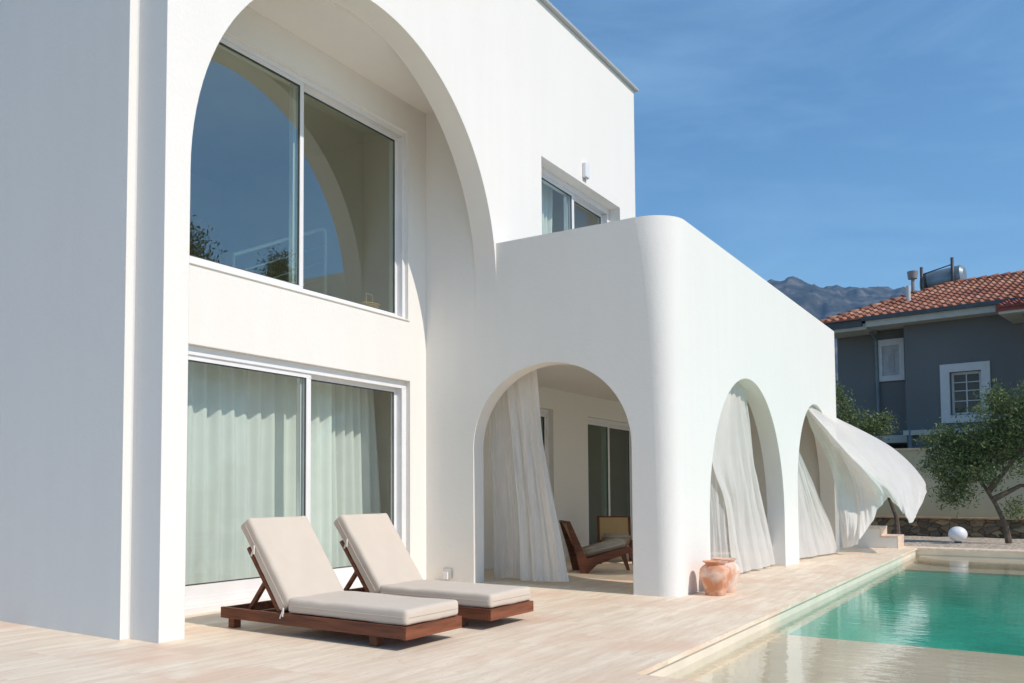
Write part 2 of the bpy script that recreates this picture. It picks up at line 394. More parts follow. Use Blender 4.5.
# left wall, thicker than the pilaster, with a rounded inner corner
f = MB()
pr = [(4.28, 5.78), (4.335, 5.78), (4.352, 5.775), (4.362, 5.762), (4.365, 5.745), (4.365, 5.725), (4.56, 5.725), (4.56, 13.2), (4.28, 13.2)]
f.slab([pr], lambda a, b, t: (a, b, t), 7.87); f.build('left_wall', P, villa)
f = MB(); f.box(4.29, 4.56, 13.2, 13.4, 0, 7.87); f.box(4.56, 14.12, 13.2, 13.45, 0, 7.87); f.box(13.9, 14.12, 5.72, 13.2, 3.05, 7.87); f.build('rear_wall', P, villa)
f = MB(); f.box(4.56, 13.9, 5.72, 13.2, 7.45, 7.60); f.build('roof', P, villa)
f = MB(); f.box(4.2, 14.2, 5.36, 5.78, 7.872, 7.91); f.box(4.2, 4.62, 5.78, 13.5, 7.872, 7.91); f.box(13.84, 14.2, 5.78, 13.5, 7.872, 7.91); f.build('parapet_cap', M['roofcap'], villa)

# veranda: end wall + rounded corner + long wall, one shell
def rad(z): return .20+.06*(z/4.2)+.16*(z/4.2)**5
EX, FY, IX, IY, TOP, XE = 9.45, 3.22, 9.70, 3.47, 4.20, 18.62
f = MB()
zs = [i*.2 for i in range(22)]
a1 = [(4.735-1.025*math.cos(R(a)), 1.66+1.0*math.sin(R(a))) for a in range(0, 181, 5)]
a2 = [(12.46-1.84*math.cos(R(a)), .81+1.84*math.sin(R(a))) for a in range(0, 181, 4)]
a3 = [(16.74-1.52*math.cos(R(a)), 1.12+1.52*math.sin(R(a))) for a in range(0, 181, 4)]
h1 = [(3.71, 0)]+a1+[(5.76, 0)]; h2 = [(10.62, 0)]+a2+[(14.30, 0)]; h3 = [(15.22, 0)]+a3+[(18.26, 0)]
def face(loop, to3):
    tri = tessellate_polygon([[Vector((a, b, 0)) for a, b in loop]]); f.add([to3(a, b) for a, b in loop], [tuple(x) for x in tri])
out1 = [(FY+rad(z), z) for z in reversed(zs)]
loop1 = [(5.42, TOP)] + out1 + h1[:1] + h1[1:-1] + [(5.71, 0)]
face([(5.42, TOP)] + out1 + h1 + [(6.77, 0), (6.77, 3.05), (5.42, 3.05)], lambda a, b: (EX, a, b))
face([(6.62, 3.05), (IY, 3.05), (IY, 0)] + h1 + [(6.62, 0)], lambda a, b: (IX, a, b))
out2 = [(EX+rad(z), z) for z in reversed(zs)]
face([(XE, TOP)] + out2 + h2 + h3 + [(XE, 0)], lambda a, b: (a, FY, b))
face([(XE-.25, 3.05), (IX, 3.05), (IX, 0)] + h2 + h3 + [(XE-.25, 0)], lambda a, b: (a, IY, b))
for hp, to3 in ((h1, lambda a, b, t: (EX+.25*t, a, b)), (h2, lambda a, b, t: (a, FY+.25*t, b)), (h3, lambda a, b, t: (a, FY+.25*t, b))):
    n = len(hp); f.add([to3(a, b, 0) for a, b in hp]+[to3(a, b, 1) for a, b in hp], [(i, i+1, n+i+1, n+i) for i in range(n-1)], True)
K = 12
vs = []
for z in zs:
    r = rad(z)
    for k in range(K+1):
        a = R(90*k/K); vs.append((EX+r-r*math.cos(a), FY+r-r*math.sin(a), z))
f.add(vs, [(i*(K+1)+k, i*(K+1)+k+1, (i+1)*(K+1)+k+1, (i+1)*(K+1)+k) for i in range(len(zs)-1) for k in range(K)], True)
r = rad(TOP)
topo = [(EX, 5.42)] + [(EX+r-r*math.cos(R(90*k/K)), FY+r-r*math.sin(R(90*k/K))) for k in range(K+1)] + [(XE, FY), (XE, 5.42+1.2), (XE-.25, 5.42+1.2), (XE-.25, IY), (IX, IY), (IX, 5.42)]
tri = tessellate_polygon([[Vector((a, b, 0)) for a, b in topo]]); f.add([(a, b, TOP) for a, b in topo], [tuple(x) for x in tri])
f.add([(IX, 5.42, 3.05), (IX, IY, 3.05), (IX, IY, TOP), (IX, 5.42, TOP), (XE-.25, IY, 3.05), (XE-.25, IY, TOP), (XE-.25, 6.62, 3.05), (XE-.25, 6.62, TOP)], [(0, 1, 2, 3), (1, 4, 5, 2), (4, 6, 7, 5)])
f.add([(XE, FY, 0), (XE, 6.62, 0), (XE, 6.62, TOP), (XE, FY, TOP), (XE-.25, IY, 0), (XE-.25, 6.62, 0), (XE-.25, 6.62, 3.05), (XE-.25, IY, 3.05)], [(0, 1, 2, 3), (4, 5, 6, 7)])
f.build('veranda_wall', P, villa, sharp=40)
f = MB(); f.box(9.70, 18.37, 3.47, 6.86, 2.841, 3.05); f.build('veranda_ceiling', P, villa)
f = MB(); f.slab([[(9.70, 0), (18.62, 0), (18.62, 2.84), (9.70, 2.84)], [(12.5, .02), (13.42, .02), (13.42, 2.49), (12.5, 2.49)],
                  [(14.80, .02), (17.3, .02), (17.3, 2.47), (14.80, 2.47)]], XZ(6.62), .25); f.build('veranda_back_wall', P, villa)
f = MB(); f.box(9.71, 12.48, 6.605, 6.619, .0, .10); f.build('skirting', M['frame'], villa); f = MB(); f.box(13.44, 14.78, 6.605, 6.619, .0, .10); f.build('skirting', M['frame'], villa)
# rooms behind (seen dimly through the glass)
f = MB(); f.box(4.57, 18.61, 12.0, 12.1, .0, 2.84); f.box(9.50, 9.70, 6.88, 12.0, 0, 2.84); f.box(14.1, 14.25, 6.88, 12, 0, 2.84); f.box(18.4, 18.6, 6.88, 12, 0, 2.84); f.build('partition', M['plaster_in'], villa)
f = MB(); f.box(4.57, 18.61, 6.78, 13.19, 2.85, 3.02); f.build('upper_floor', M['plaster_in'], villa)
f = MB(); f.box(4.57, 9.6, 6.78, 12.0, .004, .02); f.build('room_floor', M['stone_step'], villa)
f = MB(); f.box(4.57, 13.89, 11.2, 11.3, 3.03, 7.45); f.box(10.2, 10.35, 6.78, 11.2, 3.03, 7.45); f.build('upper_partition', M['plaster_in'], villa)
f = MB(); f.box(4.57, 10.2, 6.78, 11.2, 6.35, 6.45); f.build('upper_ceiling', M['plaster_in'], villa)
f = MB(); f.box(7.9, 8.75, 11.13, 11.19, 3.03, 5.2); d = f.build('inner_door', M['frame'], villa)
f = MB(); f.tube([(8.65, 11.1, 4.05), (8.55, 11.1, 4.05)], .015); f.build('handle', M['darkmetal'], d)

def window(x0, x1, z0, z1, y, split, gl, left_front=True, fw=.075, deep=.09, lower=None, st=.075):
    """sliding window in a Y-facing opening: outer frame, two sashes with panes"""
    o = MB(); lw = lower or fw
    for a in ((x0, x1, z1-fw, z1), (x0, x1, z0, z0+lw*.55), (x0, x0+fw, z0+lw*.55, z1-fw), (x1-fw, x1, z0+lw*.55, z1-fw)):
        o.box(a[0], a[1], y, y+deep+.08, a[2], a[3])
    fr = o.build('window', M['frame'], villa, bevel=.006)
    sashes = ((x0+fw*.7, split+.05, 0 if left_front else .07), (split-.05, x1-fw*.7, .07 if left_front else 0))
    for a, b, dy in sashes:
        s = MB(); c, d = z0+lw*.5, z1-fw*.7; t = st; yy = y+.015+dy; b_ = lw*.85
        s.box(a, b, yy, yy+.055, d-t, d); s.box(a, b, yy, yy+.055, c, c+b_); s.box(a, a+t, yy, yy+.055, c+b_, d-t); s.box(b-t, b, yy, yy+.055, c+b_, d-t)
        so = s.build('sash', M['frame'], fr, bevel=.005)
        q = MB(); q.box(a+t-.003, b-t+.003, yy+.02, yy+.032, c+b_-.003, d-t+.003); q.build('pane', gl, fr)
        k = MB()
        for (p0, p1, q0, q1) in ((a+t, b-t, d-t-.012, d-t), (a+t, b-t, c+b_, c+b_+.012), (a+t, a+t+.012, c+b_+.012, d-t-.012), (b-t-.012, b-t, c+b_+.012, d-t-.012)):
            k.box(p0, p1, yy+.008, yy+.019, q0, q1)
        k.build('gasket', M['gasket'], fr)
    return fr
window(5.15, 9.09, .06, 2.525, 6.53, 7.26, M['glass_low'], True, .09, .09, .14)
window(5.00, 9.05, 3.30, 5.72, 6.515, 7.10, M['glass_up'], True, .06, st=.058)
window(10.70, 13.45, 3.10, 5.69, 5.60, 12.10, M['glass_low'], True, .09)
window(12.5, 13.42, .02, 2.49, 6.70, 12.85, M['glass_dark'], False, .07)
window(14.80, 17.3, .02, 2.47, 6.70, 15.95, M['glass_dark'], True, .07)
s = MB(); s.box(4.98, 9.07, 6.455, 6.515, 3.285, 3.299); s.build('window_sill', P, villa)
s = MB(); s.box(5.0, 9.2, 6.43, 6.53, 0.0, .055); s.build('threshold', M['frame'], villa)
# little sensor on the wall above the balcony door
s = MB(); s.box(12.02, 12.16, 5.36, 5.418, 5.78, 6.0); so = s.build('wall_lamp', M['frame'], villa, bevel=.012)
s = MB(); s.box(12.04, 12.14, 5.375, 5.41, 5.768, 5.778); s.build('lens', M['metal'], so)
s = MB(); s.box(9.428, 9.449, 6.07, 6.2, .045, .165); so = s.build('wall_socket', M['metal'], villa, bevel=.006)
s = MB(); s.box(9.40, 9.427, 6.12, 6.18, .03, .12); s.build('plug', M['frame'], so)

# ---- things behind the upper glass: stair railing, basket
r_ = empty('stair_railing', (7.5, 7.9, 3.02))
tag(r_, 'white stair railing with a rounded end seen behind the upper window', 'railing')
s = MB(); s.tube([(9.22, 8, 3.02), (9.22, 8, 4.70), (9.20, 8, 4.755), (9.15, 8, 4.765), (7.49, 8, 4.04)], .022, 10); s.build('handrail', M['rail'], r_)
s = MB(); s.tube([(7.5, 8, 3.02), (7.5, 8, 4.04)], .02); s.build('post', M['rail'], r_)
for k in range(3):
    s = MB(); dz = -.22*(k+1); s.tube([(9.2, 8, 4.765+dz), (7.5, 8, 4.03+dz)], .008, 6); s.build('cable', M['rail'], r_)
def wicker(n): return simple(n, (.75, .42, .12), .7, .3, 60)
M['wicker'] = wicker('wicker')
bk = empty('wicker_basket', (8.65, 6.95, 3.38)); tag(bk, 'small yellow wicker basket on the sill behind the upper window', 'basket')
s = MB()
for k in range(5): s.tube([(8.86+(.13+.012*k)*math.cos(R(a)), 6.95+(.09+.008*k)*math.sin(R(a)), 3.44+k*.02) for a in range(0, 361, 20)], .008, 5)
s.build('body', M['wicker'], bk)
s = MB(); s.tube([(8.80, 6.95, 3.50), (8.80, 6.95, 3.66), (8.93, 6.95, 3.66), (8.93, 6.95, 3.50)], .006, 5); s.build('handle', M['wicker'], bk)
s = MB(); s.box(8.35, 8.95, 6.83, 7.1, 3.03, 3.43); tag(s.build('window_bench', M['frame'], loc=(8.65, 6.95, 3.03)), 'low white ledge unit under the basket behind the upper window', 'bench')

# ============================================================ CURTAINS
def pleated(name, x0, x1, z0, z1, y, material, n=14, amp=.05, label='', cat='curtain', group=None, gather=0, lean=0):
    mb = MB(); NX, NZ = n*10, 14; vs = []
    ph = [random.uniform(-.9, .9) for _ in range(n+2)]; am = [random.uniform(.5, 1.25) for _ in range(n+2)]
    for j in range(NZ+1):
        tz = j/NZ; z = z0+(z1-z0)*tz
        for i in range(NX+1):
            u = i/NX; k = u*n; k0 = int(k); fr_ = k-k0
            a_ = am[k0]*(1-fr_)+am[k0+1]*fr_; p_ = ph[k0]*(1-fr_)+ph[k0+1]*fr_
            yy = y + amp*a_*math.sin(2*math.pi*k+p_*(1-tz)) + .015*math.sin(k*2.3+tz*3)
            x = x0+(x1-x0)*u + lean*(1-tz)*(u**3) + .012*math.sin(tz*4+k)
            vs.append((x, yy, z))
    w = NX+1
    mb.add(vs, [(j*w+i, j*w+i+1, (j+1)*w+i+1, (j+1)*w+i) for j in range(NZ) for i in range(NX)], True)
    o = mb.build(name, material, loc=((x0+x1)/2, y, z0), sharp=180)
    return tag(o, label, cat, group)
pleated('curtain', 5.2, 8.15, .07, 2.72, 6.98, M['curtain_in'], 15, .045, 'pale indoor curtain covering the left pane of the ground floor glass door')
pleated('curtain', 7.2, 9.15, .07, 2.72, 7.12, M['curtain_in'], 13, .045, 'pale indoor curtain behind the right pane of the ground floor glass door', lean=.22)
pleated('curtain', 10.75, 12.0, 3.12, 5.8, 5.92, M['curtain_in'], 9, .04, 'pale indoor curtain behind the balcony glass door above the veranda')

def cr(p0, p1, p2, p3, t):
    return .5*((2*p1)+(p2-p0)*t+(2*p0-5*p1+4*p2-p3)*t*t+(3*p1-p0-3*p2+p3)*t**3)
def sample(ps, t):
    n = len(ps)-1; k = min(int(t*n), n-1); u = t*n-k
    g = lambda i: ps[i] if 0 <= i <= n else (ps[0]*2-ps[1] if i < 0 else ps[n]*2-ps[n-1])
    return cr(g(k-1), g(k), g(k+1), g(k+2), u)
def draped(name, curves, material, label, nu=90, nv=60, folds=10, amp=.03, grow=1.0, seed=0, top_amp=.3, noise_amp=.02):
    """sheet through edge-to-edge curves, each running from the hanging top to the hem"""
    C3 = [[Vector(p) for p in c] for c in curves]; rows = []
    for j in range(nv+1):
        t = j/nv; pts = [sample(c, t) for c in C3]
        rows.append([sample(pts, i/nu) for i in range(nu+1)])
    vs = []
    rnd = random.Random(seed); ph = [rnd.uniform(0, 6.28) for _ in range(4)]
    for j in range(nv+1):
        for i in range(nu+1):
            t = j/nv; u = i/nu
            du = rows[j][min(i+1, nu)]-rows[j][max(i-1, 0)]; dv = rows[min(j+1, nv)][i]-rows[max(j-1, 0)][i]
            nrm = du.cross(dv)
            nrm = nrm.normalized() if nrm.length > 1e-9 else Vector((0, -1, 0))
            uu = u+.03*math.sin(t*3+ph[0])
            a = (math.sin(uu*folds*6.283+ph[1]+.8*math.sin(t*2.5+ph[2]))+.5*math.sin(uu*folds*1.63*6.283+ph[3]+t*2.2))/1.5
            env = amp*(top_amp+(1-top_amp)*min(1, t*grow))
            nz = noise.noise(Vector((u*5+seed, t*3, 0)))*noise_amp + noise.noise(Vector((u*13+seed, t*7, 3)))*noise_amp*.4 + (abs(noise.noise(Vector((u*24+seed, t*2.2+u*3, 7))))-.2)*.05*min(1, t*2)
            vs.append(rows[j][i]+nrm*(a*env+nz*min(1, t*3)))
    w = nu+1; mb = MB()
    mb.add(vs, [(j*w+i, j*w+i+1, (j+1)*w+i+1, (j+1)*w+i) for j in range(nv) for i in range(nu)], True)
    o = mb.build(name, material, loc=rows[0][nu//2], sharp=180)
    return tag(o, label, 'curtain')
draped('curtain', [
    [(9.86, 5.50, 2.83), (9.86, 5.50, 2.45), (9.86, 5.44, 1.9), (9.86, 5.37, 1.2), (9.84, 5.32, .5), (9.82, 5.30, .03)],
    [(9.88, 5.32, 2.83), (9.88, 5.30, 2.45), (9.88, 5.22, 1.9), (9.86, 5.13, 1.2), (9.83, 5.03, .5), (9.80, 4.97, .04)],
    [(9.86, 5.10, 2.83), (9.86, 5.07, 2.45), (9.85, 5.02, 1.9), (9.84, 4.90, 1.2), (9.80, 4.74, .5), (9.76, 4.64, .06)]],
    M['curtain_out'], 'white curtain swept sideways in the arched doorway of the veranda end wall', folds=2.2, amp=.05, seed=1)
draped('curtain', [
    [(9.90, 5.80, 2.83), (9.90, 5.80, 2.2), (9.90, 5.78, 1.5), (9.92, 5.76, .8), (9.92, 5.74, .04)],
    [(9.92, 5.62, 2.83), (9.92, 5.60, 2.2), (9.92, 5.56, 1.5), (9.94, 5.52, .8), (9.94, 5.50, .04)],
    [(9.92, 5.48, 2.83), (9.92, 5.46, 2.2), (9.92, 5.38, 1.5), (9.94, 5.32, .8), (9.94, 5.30, .04)]],
    M['sheer'], 'sheer see-through curtain at the left side of the arched doorway, beside the swept white curtain', folds=3, amp=.02, seed=2)
draped('curtain', [
    [(12.1, 3.46, 2.60), (11.25, 3.46, 2.0), (10.85, 3.46, 1.4), (10.9, 3.46, .8), (11.05, 3.45, .03)],
    [(12.25, 3.46, 2.62), (11.75, 3.46, 2.0), (11.55, 3.46, 1.4), (11.6, 3.46, .8), (11.7, 3.45, .03)],
    [(12.4, 3.46, 2.62), (12.3, 3.47, 2.0), (12.3, 3.47, 1.4), (12.3, 3.47, .8), (12.4, 3.46, .03)]],
    M['sheer'], 'sheer see-through curtain filling the left side of the first arch behind the clay pots', folds=5, amp=.025, seed=6)
draped('curtain', [
    [(12.2, 3.42, 2.62), (11.62, 3.42, 2.1), (11.35, 3.42, 1.5), (11.9, 3.42, 1.0), (12.15, 3.42, .5), (12.25, 3.40, .03)],
    [(12.45, 3.42, 2.64), (12.3, 3.42, 2.1), (12.4, 3.42, 1.5), (12.6, 3.42, 1.0), (12.75, 3.42, .5), (12.9, 3.38, .03)],
    [(12.70, 3.42, 2.64), (12.9, 3.42, 2.1), (13.1, 3.42, 1.5), (13.3, 3.42, 1.0), (13.6, 3.40, .5), (13.7, 3.36, .03)],
    [(12.95, 3.42, 2.62), (13.25, 3.44, 2.1), (13.5, 3.45, 1.5), (13.9, 3.44, 1.0), (14.2, 3.42, .5), (14.40, 3.38, .03)]],
    M['curtain_out'], 'white curtain gathered at its top, hanging in the first arch behind the clay pots', folds=5, amp=.05, top_amp=.35, seed=3)
draped('curtain', [
    [(15.45, 3.38, 2.0), (15.43, 3.38, 1.5), (15.42, 3.36, 1.0), (15.41, 3.35, .5), (15.41, 3.32, .03)],
    [(15.5, 3.36, 2.0), (15.85, 3.34, 1.5), (16.15, 3.30, 1.0), (16.45, 3.27, .5), (16.6, 3.2, .03)],
    [(15.52, 3.34, 2.0), (16.2, 3.28, 1.5), (16.75, 3.20, 1.0), (17.3, 3.12, .5), (17.55, 3.06, .03)]],
    M['curtain_out'], 'white curtain corner blown out low in the far arch, left of the flying curtain', folds=2.5, amp=.03, seed=4)
BLOWN = BLOWNPTS = [[(16.381, 3.34, 2.56), (16.763, 3.28, 2.199), (17.236, 3.2, 1.828), (17.429, 3.1, 1.293), (17.455, 3.02, 0.721), (17.635, 3.0, 0.108)], [(16.383, 3.34, 2.578), (16.89, 3.24, 2.205), (17.398, 3.1, 1.759), (17.673, 2.98, 1.222), (17.578, 2.88, 0.65), (17.532, 2.82, 0.155)], [(16.462, 3.34, 2.584), (17.022, 3.2, 2.21), (17.786, 3.02, 1.733), (17.985, 2.85, 1.223), (17.789, 2.75, 0.718), (17.391, 2.7, 0.255)], [(16.464, 3.34, 2.601), (16.93, 3.15, 2.221), (17.677, 2.95, 1.819), (17.898, 2.75, 1.404), (17.92, 2.6, 1.042), (17.85, 2.52, 0.632)], [(16.444, 3.32, 2.599), (16.564, 3.05, 2.213), (16.969, 2.8, 1.809), (17.215, 2.58, 1.498), (17.584, 2.42, 1.256), (18.093, 2.32, 1.006)], [(16.446, 3.32, 2.616), (17.197, 3.1, 2.305), (17.855, 2.78, 1.911), (18.083, 2.45, 1.512), (18.328, 2.25, 1.15), (18.314, 2.1, 0.735)], [(16.448, 3.32, 2.634), (17.803, 3.14, 2.435), (19.008, 2.8, 2.11), (19.686, 2.42, 1.697), (19.323, 2.12, 1.188), (18.29, 1.96, 0.577)], [(16.45, 3.32, 2.651), (18.544, 3.2, 2.523), (20.572, 2.88, 2.267), (21.721, 2.46, 1.836), (21.726, 2.12, 1.362), (20.631, 1.95, 1.11)]]
draped('curtain', BLOWN, M['curtain_out'], 'large white curtain flying far out of the last arch over the pool edge', folds=9, amp=.02, nu=180, nv=90, seed=5, top_amp=.2, grow=1.5, noise_amp=.045)

# ============================================================ LOUNGERS
def cushion(x0, x1, y0, y1, z0, z1, Mx, name, parent, r=.035):
    bm = bmesh.new(); bmesh.ops.create_cube(bm, size=1)
    bmesh.ops.scale(bm, vec=(x1-x0, y1-y0, z1-z0), verts=bm.verts)
    bmesh.ops.bevel(bm, geom=bm.edges[:], offset=r, segments=4, affect='EDGES', profile=.6)
    bmesh.ops.subdivide_edges(bm, edges=[e for e in bm.edges if e.calc_length() > .3], cuts=9, use_grid_fill=True)
    c = Vector(((x0+x1)/2, (y0+y1)/2, (z0+z1)/2))
    for v in bm.verts:
        p = v.co.copy(); bulge = max(0, 1-(2*p.x/(x1-x0))**2)*max(0, 1-(2*p.y/(y1-y0))**2)
        v.co.z += bulge*.014*(1 if p.z > 0 else -.3) + .008*noise.noise(p*5)+.004*noise.noise(p*13)
        v.co.x += .003*noise.noise(p*9+Vector((5, 0, 0)))
        v.co += c; v.co = Mx @ v.co
    me = bpy.data.meshes.new(name); bm.to_mesh(me); bm.free()
    for p in me.polygons: p.use_smooth = True
    me.materials.append(M['cushion']); o = bpy.data.objects.new(name, me); COL.objects.link(o); o.parent = parent
    # piping: seam round the middle of the side
    zc = (z0+z1)/2; e = .0015
    lp = [(x0-e, y0+r), (x0+r, y0-e), (x1-r, y0-e), (x1+e, y0+r), (x1+e, y1-r), (x1-r, y1+e), (x0+r, y1+e), (x0-e, y1-r), (x0-e, y0+r)]
    s = MB(); s.tube([Mx @ Vector((a, b, zc)) for a, b in lp], .0035, 6); s.build('piping', M['piping'], o, local=True)
    return o
def make_lounger():
    root = empty('sun_lounger', (5.16, 3.71, 0))
    # local coordinates: x 0-.75 across, y 0 (foot) - 1.91 (head)
    f = MB()
    f.box(0, .035, 0.036, 1.91, .085, .175); f.build('side_rail', M['wood'], root, local=True, bevel=.004); f = MB(); f.box(.715, .75, .036, 1.91, .085, .175)
    f.box(.0352, .7148, 1.872, 1.908, .09, .172)
    f.build('side_rail', M['wood'], root, local=True, bevel=.004)
    f = MB(); f.box(.002, .748, 0, .0355, .08, .172); f.build('foot_rail', M['woodx'], root, local=True, bevel=.004)
    f = MB()
    for k in range(12): f.box(.036, .714, .09+k*.096, .16+k*.096, .135, .155)
    f.build('slats', M['woodx'], root, local=True)
    f = MB(); f.box(.036, .714, 1.27, 1.31, .10, .15); f.build('cross_rail', M['woodx'], root, local=True); f = MB(); f.box(.036, .714, 1.58, 1.62, .10, .15); f.build('cross_rail', M['woodx'], root, local=True)
    for y in (.30, 1.80):
        for x in (.05, .62):
            f = MB(); f.box(x, x+.08, y, y+.07, 0, .088); f.build('leg', M['wood'], root, local=True, bevel=.004)
    ang = R(54.5)
    Mx = Matrix.Translation((0, 1.228, .148)) @ Matrix.Rotation(ang, 4, 'X')
    # back frame in its own plane (y along the back)
    f = MB(); f.box(.03, .065, 0, .66, -.035, .0, Mx); f.build('back_frame', M['wood'], root, local=True, bevel=.003); f = MB(); f.box(.685, .72, 0, .66, -.035, 0, Mx)
    f.build('back_frame', M['wood'], root, local=True, bevel=.003)
    f = MB()
    for k in range(7): f.box(.066, .684, .03+k*.092, .09+k*.092, -.022, -.004, Mx)
    f.build('back_slats', M['woodx'], root, local=True)
    for x in (.075, .675):
        f = MB(); a = Mx @ Vector((x, .34, -.04)); b = Vector((x, 1.66, .135)); f.bar(a, b, .03, .04, (1, 0, 0)); f.build('brace', M['wood'], root, local=True)
    f = MB(); p = Mx @ Vector((0, .36, -.05)); f.bar((.07, p.y, p.z), (.68, p.y, p.z), .03, .03); f.build('cross_bar', M['woodx'], root, local=True)
    cushion(.02, .73, .01, 1.17, .177, .295, Matrix(), 'seat_cushion', root)
    cushion(.02, .73, .035, .86, .003, .143, Mx, 'back_cushion', root)
    for (x, y, z) in ((.016, .60, .06), (.016, .02, .05)):
        f = MB(); f.tube([Mx @ Vector((x-.012, y-.03, z-.06)), Mx @ Vector((x-.016, y, z)), Mx @ Vector((x-.014, y+.02, z+.02)), Mx @ Vector((x-.014, y-.035, z-.025))], .008, 6)
        f.build('tie_strap', M['strap'], root, local=True)
    return root
l1 = make_lounger()
tag(l1, 'wooden sun lounger with beige cushion nearest the white pilaster, in front of the left curtain', 'sun lounger', 'sun loungers on the terrace')
l2 = copy_tree(l1); l2.location = (6.335, 3.70, 0)
tag(l2, 'wooden sun lounger with beige cushion standing beside the arched doorway, right of the other lounger', 'sun lounger', 'sun loungers on the terrace')

# ============================================================ VERANDA CHAIRS
m, nt, out = mat('cane'); L = nt.links.new
co = coords(nt, kind='Object'); ck = N(nt, 'ShaderNodeTexChecker', Scale=70.0); L(co, ck.inputs['Vector'])
c = mixc(nt, ck.outputs['Fac'], (.62, .45, .22), (.42, .28, .12)); p = N(nt, 'ShaderNodeBsdfPrincipled', Roughness=.6); L(c, p.inputs[0]); L(p.outputs[0], out.inputs[0]); M['cane'] = m
def make_chair(loc, rz, arms=False):
    root = empty('lounge_chair', loc, rz); wd = .54
    for s_ in (0, 1):
        y0 = s_*(wd-.04)-wd/2
        to3 = lambda a, b, t, y0=y0: (a, y0+t, b)
        f = MB(); f.slab([[(-.03, 0), (.07, 0), (.20, .12), (.66, .29), (.68, .37), (.60, .37), (.06, .20), (-.17, .72), (-.22, .71), (-.10, .30)]], to3, .04)
        f.build('side_frame', M['chairwood'], root, local=True, bevel=.006)
        f = MB(); f.slab([[(.62, .33), (.71, .33), (.79, 0), (.75, 0)]], lambda a, b, t, y0=y0: (a, y0+.003+t, b), .034); f.build('leg', M['chairwood'], root, local=True)
    f = MB(); f.bar((-.195, -wd/2+.03, .70), (-.195, wd/2-.03, .70), .035, .035); f.build('back_rail', M['chairwood'], root, local=True); f = MB(); f.bar((.0, -wd/2+.03, .27), (.0, wd/2-.03, .27), .03, .03); f.build('back_rail', M['chairwood'], root, local=True)
    f = MB(); f.add([(-.185, -wd/2+.04, .69), (-.185, wd/2-.04, .69), (.0, wd/2-.04, .29), (.0, -wd/2+.04, .29), (-.175, -wd/2+.04, .695), (-.175, wd/2-.04, .695), (.01, wd/2-.04, .295), (.01, -wd/2+.04, .295)],
        [(0, 1, 2, 3), (7, 6, 5, 4), (0, 4, 5, 1), (1, 5, 6, 2), (2, 6, 7, 3), (3, 7, 4, 0)]); f.build('cane_back', M['cane'], root, local=True)
    Mx = Matrix.Translation((.33, 0, .345)) @ Matrix.Rotation(R(-15), 4, 'Y')
    bm = bmesh.new(); bmesh.ops.create_cube(bm, size=1); bmesh.ops.scale(bm, vec=(.62, .45, .10), verts=bm.verts)
    bmesh.ops.bevel(bm, geom=bm.edges[:], offset=.03, segments=4, affect='EDGES')
    for v in bm.verts: v.co = Mx @ v.co
    me = bpy.data.meshes.new('seat_cushion'); bm.to_mesh(me); bm.free(); me.materials.append(M['grey_cush'])
    for p_ in me.polygons: p_.use_smooth = True
    o = bpy.data.objects.new('seat_cushion', me); COL.objects.link(o); o.parent = root
    return root
c1 = make_chair((11.62, 5.36, 0), math.atan2(-.80, .60))
tag(c1, 'low wooden lounge chair with grey seat cushion seen from its side in the arched doorway', 'chair', 'lounge chairs on the veranda')
c2 = copy_tree(c1); c2.location = (13.85, 5.75, 0); c2.rotation_euler = (0, 0, R(205))
tag(c2, 'lounge chair with a bright cane back panel, half hidden behind the corner of the doorway', 'chair', 'lounge chairs on the veranda')

# ============================================================ CLAY POTS
def potmat(name, seed, a, b):
    m, nt, out = mat(name); L = nt.links.new
    co = coords(nt, kind='Object'); mp = N(nt, 'ShaderNodeMapping'); mp.inputs['Location'].default_value = (seed, seed, 0); L(co, mp.inputs[0])
    n = N(nt, 'ShaderNodeTexNoise', Scale=7.0, Detail=5.0, Distortion=.6); L(mp.outputs[0], n.inputs['Vector'])
    c = ramp(nt, n.outputs[0], [(.45, a), (.55, tuple((x+y)/2 for x, y in zip(a, b))), (.66, b)])
    n2 = N(nt, 'ShaderNodeTexNoise', Scale=60.0, Detail=4.0); L(co, n2.inputs['Vector'])
    bb = N(nt, 'ShaderNodeBump', Strength=.2, Distance=.005); L(n2.outputs[0], bb.inputs['Height'])
    p = N(nt, 'ShaderNodeBsdfPrincipled', Roughness=.8); L(c, p.inputs[0]); L(bb.outputs[0], p.inputs['Normal']); L(p.outputs[0], out.inputs[0]); return m
prof = [(0, .0), (.098, .0), (.108, .012), (.112, .05), (.135, .11), (.16, .18), (.168, .235), (.158, .285), (.128, .32), (.105, .333), (.103, .345), (.128, .36), (.132, .368), (.122, .372), (.098, .352), (.10, .33), (.14, .26), (.12, .08), (0, .04)]
s = MB(); s.lathe(prof, (9.95, 2.97, 0)); tag(s.build('clay_pot', potmat('terracotta', 1.3, (.62, .26, .13), (.80, .55, .42)), loc=(9.95, 2.97, 0)), 'orange terracotta pot with wide rim, the nearer of two by the corner wall', 'pot', 'clay pots by the corner wall')
s = MB(); s.lathe([(r*1.0, z*1.02) for r, z in prof], (10.31, 2.975, 0)); tag(s.build('clay_pot', potmat('pale_terracotta', 5.7, (.72, .42, .28), (.82, .66, .56)), loc=(10.31, 2.975, 0)), 'paler whitewashed terracotta pot half hidden behind the orange pot', 'pot', 'clay pots by the corner wall')

